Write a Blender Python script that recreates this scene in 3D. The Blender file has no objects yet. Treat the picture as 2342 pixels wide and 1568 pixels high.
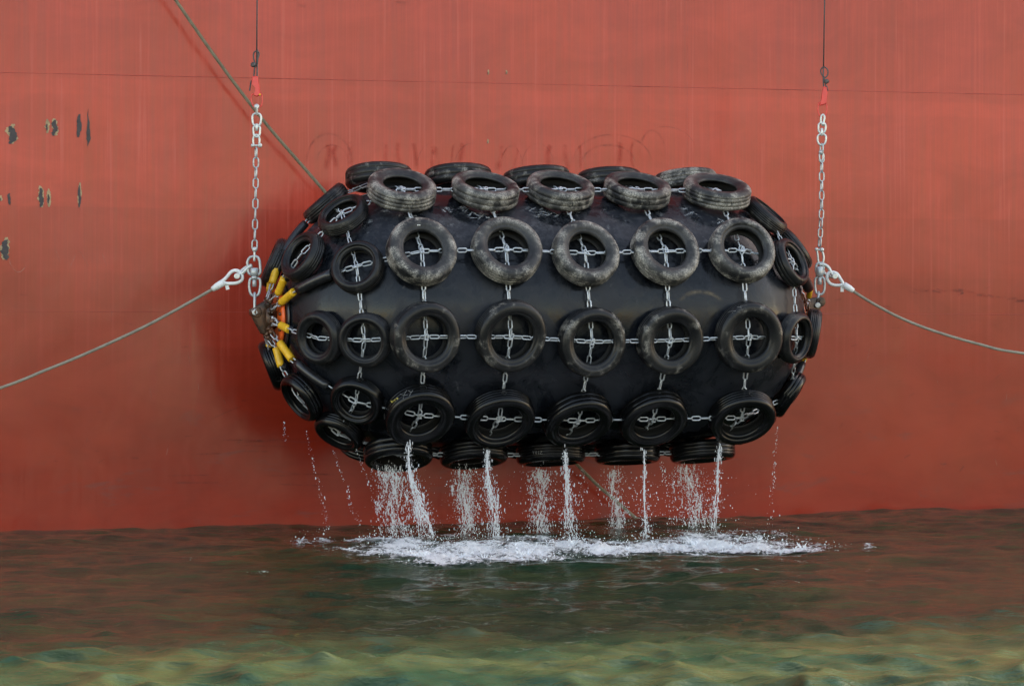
import bpy, math, random
import numpy as np
from mathutils import Matrix, Vector

# ------------------------------------------------------------------ camera, sky, sun, exposure
S = bpy.context.scene
C = S.collection
R = math.radians
H = 2.32                      # lens height above the water
FPX = 6000.0                  # focal length in units of a 2342 px wide frame
cam = bpy.data.objects.new("camera", bpy.data.cameras.new("camera"))
C.objects.link(cam)
cam.location = (0, 0, H)
cam.rotation_euler = (R(90), 0, 0)
cam.data.sensor_width = 36.0
cam.data.lens = 36.0 * FPX / 2342.0
cam.data.clip_start = 0.1
cam.data.clip_end = 5000
S.camera = cam

SUN_EL, SUN_AZ = R(35), R(46)     # behind the ship: the hull side and the fender stand in its shade
W = bpy.data.worlds.new("World"); S.world = W; W.use_nodes = True
nt = W.node_tree
sky = nt.nodes.new("ShaderNodeTexSky"); sky.sky_type = 'NISHITA'; sky.sun_disc = False
sky.sun_elevation = SUN_EL; sky.sun_rotation = SUN_AZ
sky.air_density = 1.0; sky.dust_density = 1.2; sky.ozone_density = 0.3
nt.nodes["Background"].inputs[1].default_value = 0.15
hz = nt.nodes.new("ShaderNodeMix"); hz.data_type = 'RGBA'; hz.blend_type = 'MULTIPLY'; hz.inputs[0].default_value = 1
hz.inputs[7].default_value = (1.22, 1.0, .80, 1)      # thin warm haze over a blue sky
nt.links.new(sky.outputs[0], hz.inputs[6]); nt.links.new(hz.outputs[2], nt.nodes["Background"].inputs[0])
sun = bpy.data.objects.new("sun", bpy.data.lights.new("sun", 'SUN')); C.objects.link(sun)
sun.data.energy = 5.0; sun.data.angle = R(3.0); sun.data.color = (1, .93, .80)
sd = Vector((math.sin(SUN_AZ) * math.cos(SUN_EL), math.cos(SUN_AZ) * math.cos(SUN_EL), math.sin(SUN_EL)))
sun.rotation_euler = sd.to_track_quat('Z', 'Y').to_euler()
S.view_settings.view_transform = 'Standard'; S.view_settings.look = 'None'
S.view_settings.gamma = 1; S.view_settings.exposure = 2.06

rnd = random.Random(7)
rng = np.random.default_rng(7)

# ------------------------------------------------------------------ measuring helpers
def P(px, py, Y):             # world point at distance Y for a place in the 2342 x 1568 photo
    return np.array([(px - 1171) / FPX * Y, Y, H - (py - 784) / FPX * Y])
def proj(p):
    return np.array([1171 + FPX * p[0] / p[1], 784 - FPX * (p[2] - H) / p[1]])
def unit(v):
    v = np.asarray(v, float); return v / np.linalg.norm(v)

YAW, ROLL = R(18.84), R(-0.345)
AX = np.array([math.cos(YAW) * math.cos(ROLL), math.sin(YAW) * math.cos(ROLL), -math.sin(ROLL)])
NF = np.array([math.sin(YAW), -math.cos(YAW), 0.0])
UP = -np.cross(AX, NF)
FC = np.array([0.388, 32.25, H + 0.311])
TH0, STEP = R(-8.72), R(36)
RB, X0 = 1.56, 1.80           # body radius; where the round ends begin
def rad(th): return math.cos(th) * NF + math.sin(th) * UP
def F(ax, r, th): return FC + ax * AX + r * rad(th)
def theta(row): return TH0 - (row - 3) * STEP
def dome(side, phi, d, th):   # point d above the round end, phi degrees from its rim
    a = R(phi); return F(side * (X0 + (RB + d) * math.sin(a)), (RB + d) * math.cos(a), th)

HYAW = R(16)
HT = np.array([math.cos(HYAW), math.sin(HYAW), 0]); HN = np.array([math.sin(HYAW), -math.cos(HYAW), 0])
H0 = np.array([FC[0], FC[1], 0]) - 2.08 * HN
def hull_at(px, py):          # (along, up) on the hull side
    d = np.array([(px - 1171) / FPX, 1, -(py - 784) / FPX])
    t = np.dot(H0 - np.array([0, 0, H]), HN) / np.dot(d, HN)
    p = np.array([0, 0, H]) + t * d
    return np.dot(p - H0, HT), p[2]
def water_at(px, py):
    Y = FPX * H / (py - 784); return np.array([(px - 1171) / FPX * Y, Y])

# ------------------------------------------------------------------ mesh helpers
class MB:
    def __init__(s): s.v = []; s.q = []; s.t = []; s.n = 0; s.m = []
    def add(s, v, q=None, t=None):
        v = np.asarray(v, float).reshape(-1, 3); s.v.append(v)
        if q is not None and len(q): s.q.append(np.asarray(q) + s.n)
        if t is not None and len(t): s.t.append(np.asarray(t) + s.n)
        s.n += len(v)
    def mesh(s, name, mats, smooth=True):
        v = np.concatenate(s.v); q = np.concatenate(s.q) if s.q else np.zeros((0, 4), int)
        t = np.concatenate(s.t) if s.t else np.zeros((0, 3), int)
        me = bpy.data.meshes.new(name)
        me.vertices.add(len(v)); me.vertices.foreach_set("co", v.ravel())
        me.loops.add(q.size + t.size)
        me.loops.foreach_set("vertex_index", np.concatenate([q.ravel(), t.ravel()]).astype(np.int32))
        me.polygons.add(len(q) + len(t))
        st = np.concatenate([np.arange(len(q)) * 4, q.size + np.arange(len(t)) * 3])
        me.polygons.foreach_set("loop_start", st.astype(np.int32))
        me.update(calc_edges=True); me.validate()
        me.polygons.foreach_set("use_smooth", np.full(len(me.polygons), smooth))
        for m in (mats if isinstance(mats, (list, tuple)) else [mats]): me.materials.append(m)
        return me
    def build(s, name, mats, parent=None, smooth=True, origin=None):
        if origin is not None: s.v = [x - np.asarray(origin) for x in s.v]
        o = bpy.data.objects.new(name, s.mesh(name, mats, smooth)); C.objects.link(o)
        if origin is not None: o.location = origin
        if parent is not None:
            o.parent = parent
            o.matrix_parent_inverse = parent.matrix_basis.inverted()
        return o
    # primitives
    def tube(s, path, r, seg=8, closed=False, caps=True):
        p = np.asarray(path, float); n = len(p)
        r = np.broadcast_to(np.asarray(r, float), (n,))
        if closed: tg = np.roll(p, -1, 0) - np.roll(p, 1, 0)
        else: tg = np.gradient(p, axis=0)
        tg /= np.linalg.norm(tg, axis=1)[:, None] + 1e-12
        ref = np.array([0, 0, 1.0]) if abs(tg[0][2]) < .8 else np.array([0, 1.0, 0])
        u = unit(np.cross(tg[0], ref)); fr = []
        for i in range(n):
            u = u - np.dot(u, tg[i]) * tg[i]; u = unit(u); fr.append((u, np.cross(tg[i], u)))
        a = np.arange(seg) * 2 * math.pi / seg; ca, sa = np.cos(a)[:, None], np.sin(a)[:, None]
        v = np.concatenate([p[i] + r[i] * (ca * fr[i][0] + sa * fr[i][1]) for i in range(n)])
        q = []
        for i in range(n if closed else n - 1):
            j = (i + 1) % n
            for k in range(seg):
                l = (k + 1) % seg; q.append((i * seg + k, i * seg + l, j * seg + l, j * seg + k))
        t = []
        if caps and not closed:
            v = np.concatenate([v, p[:1], p[-1:]]); a0 = n * seg
            for k in range(seg):
                l = (k + 1) % seg
                t.append((a0, l, k)); t.append((a0 + 1, (n - 1) * seg + k, (n - 1) * seg + l))
        s.add(v, q, t)
    def cyl(s, a, b, r, seg=14, bev=.12):
        a = np.asarray(a, float); b = np.asarray(b, float); d = b - a
        L = np.linalg.norm(d); e = min(bev * r / L, .3)
        s.tube([a, a + d * 1e-3, a + d * e, b - d * e, b - d * 1e-3, b], [r * .8, r * .86, r, r, r * .86, r * .8], seg)
    def ball(s, c, r, sc=(1, 1, 1), seg=12, ring=8):
        v = []; q = []; t = []
        for i in range(1, ring):
            a = math.pi * i / ring
            for k in range(seg):
                b = 2 * math.pi * k / seg
                v.append((math.sin(a) * math.cos(b), math.sin(a) * math.sin(b), math.cos(a)))
        v += [(0, 0, 1), (0, 0, -1)]; T, B = len(v) - 2, len(v) - 1
        for i in range(ring - 2):
            for k in range(seg):
                l = (k + 1) % seg; q.append((i * seg + k, (i + 1) * seg + k, (i + 1) * seg + l, i * seg + l))
        for k in range(seg):
            l = (k + 1) % seg; t.append((T, k, l)); t.append((B, (ring - 2) * seg + l, (ring - 2) * seg + k))
        s.add(np.array(v) * r * np.array(sc) + np.asarray(c), q, t)
    def prism(s, poly, off, inset=0.0):     # poly (n,3) planar, extruded by off, edges bevelled by inset
        p = np.asarray(poly, float); n = len(p); off = np.asarray(off, float); c = p.mean(0)
        inn = c + (p - c) * (1 - inset)
        rings = [inn - off / 2, p - off * .3, p + off * .3, inn + off / 2]
        v = np.concatenate(rings + [[c - off / 2], [c + off / 2]]); q = []; t = []
        for i in range(3):
            for k in range(n):
                l = (k + 1) % n; q.append((i * n + k, i * n + l, (i + 1) * n + l, (i + 1) * n + k))
        for k in range(n):
            l = (k + 1) % n; t.append((4 * n, l, k)); t.append((4 * n + 1, 3 * n + k, 3 * n + l))
        s.add(v, q, t)
    def revolve(s, prof, seg=72, jit=None):  # closed (r,z) profile about local z
        p = np.asarray(prof, float); n = len(p); v = []
        for i in range(seg):
            a = 2 * math.pi * i / seg
            rr = p[:, 0] * (1 + (jit(a) if jit else 0))
            v.append(np.c_[rr * math.cos(a), rr * math.sin(a), p[:, 1]])
        q = []
        for i in range(seg):
            j = (i + 1) % seg
            for k in range(n):
                l = (k + 1) % n; q.append((i * n + k, j * n + k, j * n + l, i * n + l))
        s.add(np.concatenate(v), q)

def _link(L, Wd, r, seg=6, arc=6):
    h = L / 2 - Wd / 2; w = Wd / 2 - r; p = []
    for k in range(arc + 1):
        a = -math.pi / 2 + math.pi * k / arc; p.append((h + w * math.cos(a), w * math.sin(a), 0))
    for k in range(arc + 1):
        a = math.pi / 2 + math.pi * k / arc; p.append((-h + w * math.cos(a), w * math.sin(a), 0))
    b = MB(); b.tube(p, r, seg, closed=True); return b.v[0], b.q[0]
def resample(path, step):
    p = np.asarray(path, float); d = np.r_[0, np.cumsum(np.linalg.norm(np.diff(p, axis=0), axis=1))]
    n = max(1, int(d[-1] / step)); s = (np.arange(n) + .5) * (d[-1] / n)
    f = lambda x: np.stack([np.interp(x, d, p[:, k]) for k in range(3)], -1)
    return f(s), f(np.minimum(s + step * .4, d[-1])) - f(np.maximum(s - step * .4, 0))
def chain(mb, path, out, L=.134, Wd=.064, r=.0095, tw=45, jit=6):
    lv, lq = _link(L, Wd, r)
    c, t = resample(path, L - 2 * r - .003)
    for i in range(len(c)):
        x = unit(t[i]); o = out(c[i]) if callable(out) else np.asarray(out, float)
        z = unit(o - np.dot(o, x) * x); y = np.cross(z, x)
        a = R(tw if i % 2 else tw - 90) + R(rnd.uniform(-jit, jit))
        y, z = math.cos(a) * y + math.sin(a) * z, -math.sin(a) * y + math.cos(a) * z
        mb.add(c[i] + lv[:, :1] * x + lv[:, 1:2] * y + lv[:, 2:] * z, lq)
def smooth_path(pts, n=40, closed=False):   # Catmull-Rom
    p = np.asarray(pts, float); m = len(p); out = []
    segs = m if closed else m - 1; per = max(2, n // segs)
    for i in range(segs):
        if closed: a, b, c, d = p[i - 1], p[i], p[(i + 1) % m], p[(i + 2) % m]
        else: a, b, c, d = p[max(i - 1, 0)], p[i], p[i + 1], p[min(i + 2, m - 1)]
        for k in range(per):
            t = k / per
            out.append(.5 * ((2 * b) + (-a + c) * t + (2 * a - 5 * b + 4 * c - d) * t * t + (-a + 3 * b - 3 * c + d) * t ** 3))
    if not closed: out.append(p[-1])
    return np.array(out)
def thing(name, label, cat, loc, group=None):
    o = bpy.data.objects.new(name, None); C.objects.link(o); o.location = loc
    o.empty_display_size = .2
    o['label'] = label; o['category'] = cat
    if group: o['group'] = group
    return o
def tag(o, label, cat, group=None, kind=None):
    if label: o['label'] = label
    if cat: o['category'] = cat
    if group: o['group'] = group
    if kind: o['kind'] = kind
    return o

# smooth 2-d value noise for building water and foam
def vnoise(x, y, seed):
    g = np.random.default_rng(seed).random((257, 257))
    xi = np.floor(x).astype(int); yi = np.floor(y).astype(int); fx = x - xi; fy = y - yi
    fx = fx * fx * (3 - 2 * fx); fy = fy * fy * (3 - 2 * fy)
    a = lambda i, j: g[(xi + i) % 257, (yi + j) % 257]
    return (a(0, 0) * (1 - fx) + a(1, 0) * fx) * (1 - fy) + (a(0, 1) * (1 - fx) + a(1, 1) * fx) * fy
def fbm(x, y, seed, o=4):
    s = 0; w = 0
    for k in range(o): s = s + vnoise(x * 2 ** k + 17.3 * k, y * 2 ** k + 9.1 * k, seed + k) * .5 ** k; w += .5 ** k
    return s / w

# ------------------------------------------------------------------ materials
class Mat:
    def __init__(s, name):
        s.m = bpy.data.materials.new(name); s.m.use_nodes = True; s.t = s.m.node_tree
        s.b = s.t.nodes["Principled BSDF"]; s.out = s.t.nodes["Material Output"]
    def n(s, kind, **kw):
        x = s.t.nodes.new("ShaderNode" + kind)
        for k, v in kw.items():
            if k.startswith("i_"): x.inputs[k[2:]].default_value = v
            else: setattr(x, k, v)
        return x
    def l(s, a, b): s.t.links.new(a, b)
    def set(s, **kw):
        for k, v in kw.items(): s.b.inputs[k.replace("_", " ")].default_value = v
        return s
    def coord(s, kind="Object", scale=(1, 1, 1), rnd_off=False):
        tc = s.n("TexCoord"); mp = s.n("Mapping"); mp.inputs["Scale"].default_value = scale
        s.l(tc.outputs[kind], mp.inputs["Vector"])
        if rnd_off:
            oi = s.n("ObjectInfo"); mu = s.n("Math", operation='MULTIPLY'); mu.inputs[1].default_value = 37.0
            s.l(oi.outputs["Random"], mu.inputs[0]); s.l(mu.outputs[0], mp.inputs["Location"])
        return mp.outputs[0]
    def noise(s, vec, scale, detail=4, rough=.55, dist=0):
        x = s.n("TexNoise"); x.inputs["Scale"].default_value = scale; x.inputs["Detail"].default_value = detail
        x.inputs["Roughness"].default_value = rough; x.inputs["Distortion"].default_value = dist
        s.l(vec, x.inputs["Vector"]); return x.outputs["Fac"]
    def ramp(s, f, a, b, lo=0.0, hi=1.0):
        x = s.n("MapRange"); x.interpolation_type = 'SMOOTHSTEP'
        for k, v in (("From Min", a), ("From Max", b), ("To Min", lo), ("To Max", hi)): x.inputs[k].default_value = v
        s.l(f, x.inputs["Value"]); return x.outputs[0]
    def math(s, op, a, b):
        x = s.n("Math", operation=op)
        for i, v in enumerate((a, b)):
            if isinstance(v, (int, float)): x.inputs[i].default_value = v
            else: s.l(v, x.inputs[i])
        return x.outputs[0]
    def mix(s, f, a, b, mode='MIX'):
        x = s.n("Mix", data_type='RGBA', blend_type=mode)
        for i, v in ((0, f), (6, a), (7, b)):
            if isinstance(v, (int, float)): x.inputs[i].default_value = v
            elif isinstance(v, tuple): x.inputs[i].default_value = (*v, 1) if len(v) == 3 else v
            else: s.l(v, x.inputs[i])
        return x.outputs[2]
    def col(s, c): s.l(c, s.b.inputs["Base Color"]); return s
    def rough(s, c): s.l(c, s.b.inputs["Roughness"]); return s
    def bump(s, h, st=.3, dist=.01, norm=None):
        x = s.n("Bump"); x.inputs["Strength"].default_value = st; x.inputs["Distance"].default_value = dist
        s.l(h, x.inputs["Height"])
        if norm is not None: s.l(norm, x.inputs["Normal"])
        s.l(x.outputs[0], s.b.inputs["Normal"]); return x.outputs[0]

def plain(name, c, rough=.5, metal=0.0, var=.15, sc=20):
    m = Mat(name); v = m.coord()
    n = m.noise(v, sc, 4)
    lo = tuple(x * (1 - var) for x in c); hi = tuple(min(1, x * (1 + var)) for x in c)
    m.col(m.mix(m.ramp(n, .3, .7), lo, hi)); m.set(Roughness=rough, Metallic=metal); return m.m

def hull_paint():
    m = Mat("hull_paint"); tc = m.n("TexCoord"); sep = m.n("SeparateXYZ"); m.l(tc.outputs["Object"], sep.inputs[0])
    x, z = sep.outputs[0], sep.outputs[2]
    big = m.noise(m.coord(scale=(.35, 1, .5)), 1.0, 4)
    st = m.noise(m.coord(scale=(16, 1, .28)), 1.0, 5, .65)        # rain streaks
    st2 = m.noise(m.coord(scale=(60, 1, 1.2)), 1.0, 3, .6)
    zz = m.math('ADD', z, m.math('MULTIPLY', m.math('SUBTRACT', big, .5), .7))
    base = m.mix(m.ramp(zz, .3, 4.6), (.32, .026, .009), (.44, .054, .031))  # chalked higher up; darker red lower down stands in for weaker light
    # coats of paint overlap in level bands
    band = None
    for z0, w, lo in ((4.02, .012, .90), (5.42, .02, .94), (5.62, .01, 1.06), (3.2, .03, .92)):
        b = m.ramp(z, z0 - w, z0 + w, lo, 1.0)
        band = b if band is None else m.math('MULTIPLY', band, b)
    k = m.math('MULTIPLY', m.ramp(st, .34, .70, .90, 1.08), m.ramp(st2, .3, .7, .975, 1.03))
    k2 = m.n("Mix", data_type='FLOAT'); m.l(m.ramp(z, 1.0, 3.4), k2.inputs[0]); k2.inputs[2].default_value = 1.0; m.l(k, k2.inputs[3])
    bl = m.noise(m.coord(scale=(.8, 1, 1.6)), 1.0, 6, .68, .8)
    k2b = m.math('MULTIPLY', k2.outputs[0], m.ramp(bl, .32, .68, .90, 1.06))
    tot = m.math('MULTIPLY', k2b, m.math('MULTIPLY', band, m.ramp(big, .3, .7, .90, 1.07)))
    cc = m.mix(1.0, base, (1, 1, 1), 'MULTIPLY')
    comb = m.n("CombineColor"); [m.l(tot, comb.inputs[i]) for i in range(3)]
    cc = m.mix(1.0, base, comb.outputs[0], 'MULTIPLY')
    pale = m.math('MULTIPLY', m.ramp(st, .55, .75), m.ramp(z, 1.5, 4.5, 0, .42))
    cc = m.mix(pale, cc, (.52, .16, .12))
    grime = m.noise(m.coord(scale=(1.1, 1, 3.5)), 1.0, 6, .7, .6)
    gm = m.math('MULTIPLY', m.ramp(grime, .56, .70), m.ramp(z, 2.6, .6, 0, .5))
    cc = m.mix(gm, cc, (.16, .04, .035))
    m.col(cc); m.rough(m.ramp(st, .3, .7, .13, .26)); m.set(IOR=1.45, Specular_IOR_Level=.37)
    und = m.noise(m.coord(scale=(2.2, 1, 1.1)), 1.0, 2)
    m.bump(m.math('ADD', m.math('MULTIPLY', und, 1.0), m.math('MULTIPLY', st2, .02)), .25, .03)
    return m.m

def rubber(name, dust, rough, lum):
    m = Mat(name); v = m.coord(rnd_off=True)
    tc = m.n("TexCoord"); sep = m.n("SeparateXYZ"); m.l(tc.outputs["Object"], sep.inputs[0])
    rr = m.math('SQRT', m.math('ADD', m.math('MULTIPLY', sep.outputs[0], sep.outputs[0]), m.math('MULTIPLY', sep.outputs[1], sep.outputs[1])), 0)
    n1 = m.noise(v, 5.5, 6, .65); n2 = m.noise(v, 62, 4, .75); n3 = m.noise(v, 2.2, 2)
    base = m.mix(m.ramp(n1, .3, .7), (lum * .75, lum * .78, lum * .9), (lum * 1.35, lum * 1.35, lum * 1.45))
    if dust > 0:
        sh = m.ramp(rr, .285, .365, .08, 1.0)
        k = m.math('MULTIPLY', m.math('MULTIPLY', m.ramp(n1, .58 - .17 * dust, .73 - .10 * dust), m.ramp(n2, .34, .62)), sh)
        base = m.mix(m.math('MULTIPLY', k, min(.95, .35 + dust * .45)), base, (.54, .50, .43))
        film = m.math('MULTIPLY', m.math('MULTIPLY', m.ramp(n3, .3, .7), m.ramp(rr, .26, .34, .2, 1.0)), .22 * dust)
        base = m.mix(film, base, (.20, .19, .175))
    m.col(base); m.rough(m.ramp(n2, .3, .7, rough - .07, rough + .09)); m.set(IOR=1.5)
    m.bump(m.math('ADD', n2, n1), .16, .006); m.set(Specular_IOR_Level=.30 if dust > .9 else .24)
    return m.m

def body_rubber():
    m = Mat("fender_rubber"); v = m.coord()
    tc = m.n("TexCoord"); sep = m.n("SeparateXYZ"); m.l(tc.outputs["Object"], sep.inputs[0]); z = sep.outputs[2]
    n1 = m.noise(v, 1.9, 6, .66, .7); n2 = m.noise(v, 14, 5, .7)
    base = m.mix(m.ramp(n1, .3, .7), (.003, .004, .006), (.017, .019, .025))
    ch = m.noise(m.coord(scale=(1, 1, 1)), 4.2, 6, .75, .4)
    chalk = m.math('MULTIPLY', m.math('MULTIPLY', m.ramp(ch, .55, .66), m.ramp(n2, .44, .62)), m.ramp(z, .75, 1.25, 0, .75))
    base = m.mix(chalk, base, (.34, .35, .36))
    salt = m.math('MULTIPLY', m.ramp(n2, .42, .7), m.ramp(z, -.1, 1.2, 0, .16))
    base = m.mix(salt, base, (.16, .16, .17))
    m.col(base); m.rough(m.math('ADD', m.ramp(n1, .38, .62, .09, .44), 0)); m.set(IOR=1.5, Specular_IOR_Level=.23)
    m.bump(m.math('ADD', n2, m.math('MULTIPLY', n1, 2)), .10, .012)
    return m.m

def galvanised(name, c=(.60, .63, .66), rust=.0):
    m = Mat(name); v = m.coord()
    n = m.noise(v, 30, 4); n2 = m.noise(v, 7, 5, .7)
    b = m.mix(m.ramp(n, .3, .7), tuple(x * .82 for x in c), c)
    if rust: b = m.mix(m.ramp(n2, .66 - rust * .3, .78 - rust * .2), b, (.11, .055, .03))
    m.col(b); m.set(Metallic=.45, Roughness=.40); return m.m

def rope_mat(name, a, b, sc):
    m = Mat(name); uv = m.coord(scale=(1, 1, 1))
    w = m.n("TexWave", bands_direction='DIAGONAL'); w.inputs["Scale"].default_value = sc; w.inputs["Distortion"].default_value = .6
    m.l(uv, w.inputs["Vector"]); n = m.noise(uv, 9, 4)
    c = m.mix(m.ramp(w.outputs["Fac"], .2, .8), a, b); c = m.mix(m.ramp(n, .4, .75, 0, .5), c, tuple(x * .6 for x in a))
    m.col(c); m.set(Roughness=.7); m.bump(w.outputs["Fac"], .8, .006); return m.m

def water_mat():
    m = Mat("sea_water"); tc = m.n("TexCoord")
    n0 = m.noise(m.coord(scale=(.9, 1.3, 1)), 1.0, 5, .6)
    m.col(m.mix(m.ramp(n0, .3, .7), (.009, .032, .017), (.040, .052, .021)))
    m.set(Roughness=.03, IOR=1.333, Specular_IOR_Level=.33)
    a = m.noise(m.coord(scale=(2.0, 5.5, 1)), 1.0, 5, .62, .3)
    b = m.noise(m.coord(scale=(6, 17, 1)), 1.0, 4, .6, .5)
    m.bump(m.math('ADD', a, m.math('MULTIPLY', b, .45)), 1.0, .026)
    return m.m

def foam_mat():
    m = Mat("foam"); at = m.n("Attribute"); at.attribute_name = "foam_amount"
    v = m.coord(scale=(6.5, 5, 9)); n = m.noise(v, 1.0, 6, .72, .8); n2 = m.noise(m.coord(scale=(34, 20, 34)), 1.0, 4, .7)
    f = m.math('ADD', at.outputs["Fac"], m.math('ADD', m.math('MULTIPLY', m.math('SUBTRACT', n, .5), 2.3), m.math('MULTIPLY', m.math('SUBTRACT', n2, .5), 1.5)))
    m.l(m.ramp(f, .42, .95), m.b.inputs["Alpha"])
    m.col(m.mix(n2, (.86, .88, .88), (.97, .97, .96))); m.set(Roughness=.6)
    m.bump(m.math('ADD', n, n2), 1.0, .06); return m.m

def falling_mat():
    m = Mat("falling_water"); m.set(Roughness=.18, IOR=1.33, Alpha=.6)
    m.b.inputs["Base Color"].default_value = (.88, .90, .93, 1)
    return m.m

def fade_mat(name, c, a, sc=6):
    m = Mat(name); n = m.noise(m.coord(), sc, 5, .7, .5)
    at = m.n("Attribute"); at.attribute_name = "soft"
    m.l(m.math('MULTIPLY', m.math('MULTIPLY', m.ramp(n, .32, .68), a), at.outputs["Fac"]), m.b.inputs["Alpha"])
    m.b.inputs["Base Color"].default_value = (*c, 1); m.set(Roughness=.5); return m.m

M = dict(
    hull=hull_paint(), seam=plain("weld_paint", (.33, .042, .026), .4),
    chip=plain("bare_primer", (.045, .036, .036), .6, 0, .3), chiprim=plain("old_tan_coat", (.36, .25, .13), .6, 0, .3),
    dusty=rubber("dusty_rubber", 1.0, .46, .012), worn=rubber("worn_rubber", .34, .32, .007),
    clean=rubber("clean_rubber", .30, .32, .010), wet=rubber("wet_rubber", 0.0, .12, .004),
    hole=plain("dark_hole", (.004, .004, .004), .8), body=body_rubber(),
    chain=galvanised("galvanised_chain", (.52, .55, .58), .2), zinc=galvanised("galvanised_fittings", (.46, .48, .49), .12),
    pale=galvanised("pale_zinc", (.62, .64, .62), .0), rusty=galvanised("rusty_steel", (.05, .036, .028), .9),
    white=plain("white_sleeve", (.74, .74, .72), .4, 0, .06), yellow=plain("yellow_hose", (.80, .46, .02), .42, 0, .12),
    hose=plain("black_hose", (.016, .016, .018), .3, 0, .3), orange=plain("orange_plate", (.80, .13, .02), .4, 0, .15),
    red=plain("red_hook_paint", (.72, .055, .045), .35, 0, .08), wire=plain("dark_wire", (.085, .075, .075), .6, .3, .3, 60),
    rope=rope_mat("rope_strands", (.15, .13, .08), (.30, .26, .17), 60), wrope=rope_mat("wire_rope", (.28, .25, .19), (.46, .42, .33), 60),
    water=water_mat(), foam=foam_mat(), fall=falling_mat(), drops=plain("water_drops", (.80, .83, .86), .2),
    scuff=fade_mat("rubber_scuff", (.085, .022, .018), .34), scrub=fade_mat("cleaned_paint", (.46, .036, .012), .55, 3),
    scratch=fade_mat("pale_scratch", (.55, .25, .18), .8), bscuff=fade_mat('salt_scuff', (.40, .41, .42), .9, 26), mud=fade_mat('mud_smear', (.13, .10, .065), .8, 9), rub=fade_mat('rub_mark', (.085, .088, .095), .55, 9), chalkdim=plain('dim_chalk', (.17, .17, .17), .8), chalk=plain("chalk", (.62, .60, .55), .8), ychalk=plain("yellow_crayon", (.60, .48, .10), .7))

# ------------------------------------------------------------------ ship
HM = Matrix(((HT[0], -HN[0], 0, H0[0]), (HT[1], -HN[1], 0, H0[1]), (0, 0, 1, 0), (0, 0, 0, 1)))   # local x along the side, y inward, z up
ship = thing("ship_hull", "huge red ship side with weathered streaked paint filling the background", "ship", (0, 0, 0))
ship.matrix_world = HM
def on_ship(o):
    o.parent = ship; o.matrix_parent_inverse = Matrix.Identity(4); return o
def hull_y(x, z):             # plates dish a few millimetres between frames
    return .004 * np.sin(x * 2 * math.pi / 2.4) * np.cos(z * 2 * math.pi / 2.9 + .4) + .003 * np.sin(x * .9 + z * 1.3)
b = MB()
xs = np.concatenate([np.linspace(-60, -12, 40), np.linspace(-11.8, 12, 240), np.linspace(12.3, 80, 50)])
TOPZ = 20.4; zs = np.linspace(-3, TOPZ, 150)
gx, gz = np.meshgrid(xs, zs)
idx = np.arange(gx.size).reshape(gx.shape)
q = np.stack([idx[:-1, :-1], idx[:-1, 1:], idx[1:, 1:], idx[1:, :-1]], -1).reshape(-1, 4)
b.add(np.stack([gx, hull_y(gx, gz), gz], -1).reshape(-1, 3), q)
b.add([(-60, 0, -3), (80, 0, -3), (80, 12, -3), (-60, 12, -3), (-60, 0, TOPZ), (80, 0, TOPZ), (80, 12, TOPZ), (-60, 12, TOPZ)],
      [(1, 2, 6, 5), (2, 3, 7, 6), (3, 0, 4, 7), (4, 5, 6, 7)])
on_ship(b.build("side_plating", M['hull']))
def seam(px0, py0, px1, py1, w, gap=0):
    a0 = np.array(hull_at(px0, py0)); a1 = np.array(hull_at(px1, py1)); d = a1 - a0
    a0 = a0 - d * 2; a1 = a1 + d * 2
    b = MB(); n = 260; p = [a0 + (a1 - a0) * i / n for i in range(n + 1)]
    pts = [(x, hull_y(x, z) + .001, z) for x, z in p]
    b.tube(pts, [w * rnd.uniform(.55, 1.25) for _ in pts], 6); on_ship(b.build("weld_seam", M['seam']))
seam(0, 166, 2342, 217, .0042); seam(0, 712, 2342, 719, .003); seam(1573, 0, 1572, 350, .0025)
def blob(b, cx, cz, w, h, y, spear=False, n=17):
    t = np.linspace(0, 1, n); env = np.sin(math.pi * np.clip(t, .03, .97)) ** (.42 if not spear else .8)
    if spear: env = env * np.interp(t, [0, .15, .35, .55, 1], [.5, 1.1, .9, .42, .2])
    wob = np.interp(t, np.linspace(0, 1, 6), rng.uniform(-.22, .22, 6)) * w
    L = -w / 2 * env * (1 + rng.uniform(-.45, .25, n)) + wob; Rr = w / 2 * env * (1 + rng.uniform(-.45, .25, n)) + wob
    z = cz - h / 2 + t * h + rng.uniform(-.01, .01, n) * h
    v = np.concatenate([np.stack([cx + L, 0 * t, z], -1), np.stack([cx + Rr, 0 * t, z + rng.uniform(-.02, .02, n) * h], -1)])
    v[:, 1] = hull_y(v[:, 0], v[:, 2]) - y
    i = np.arange(n - 1); b.add(v, np.stack([i, i + n, i + n + 1, i + 1], -1))
for px, py, w, h, rim, sp in ((26, 308, 20, 40, 1, 0), (107, 290, 9, 29, 2, 0), (124, 292, 13, 36, 1, 0), (180, 287, 12, 53, 0, 0), (202, 290, 15, 84, 0, 1),
                              (21, 454, 8, 27, 0, 0), (93, 451, 12, 44, 1, 0), (111, 454, 10, 38, 2, 0), (182, 448, 7, 51, 1, 0), (11, 570, 18, 46, 1, 0),
                              (1, 455, 6, 12, 2, 0), (1116, 167, 4, 11, 2, 0), (1158, 167, 4, 9, 2, 0), (1115, 325, 4, 10, 2, 0)):
    x, z = hull_at(px, py); s = 1 / 176; b = MB()
    if rim:
        blob(b, x + .004, z + .01, w * s * 1.08, h * s * 1.06, .0035, sp)
        r_ = b.build("old_coat", M['chiprim'], smooth=False)
        b = MB()
    k = .55 if rim == 2 else 1
    blob(b, x, z - .005, w * s * k * .9, h * s * k * .96, .006, sp)
    o = on_ship(b.build("paint_chip", M['chip'], smooth=False))
    if rim: r_.parent = o
LIFT = [0.0]
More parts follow.
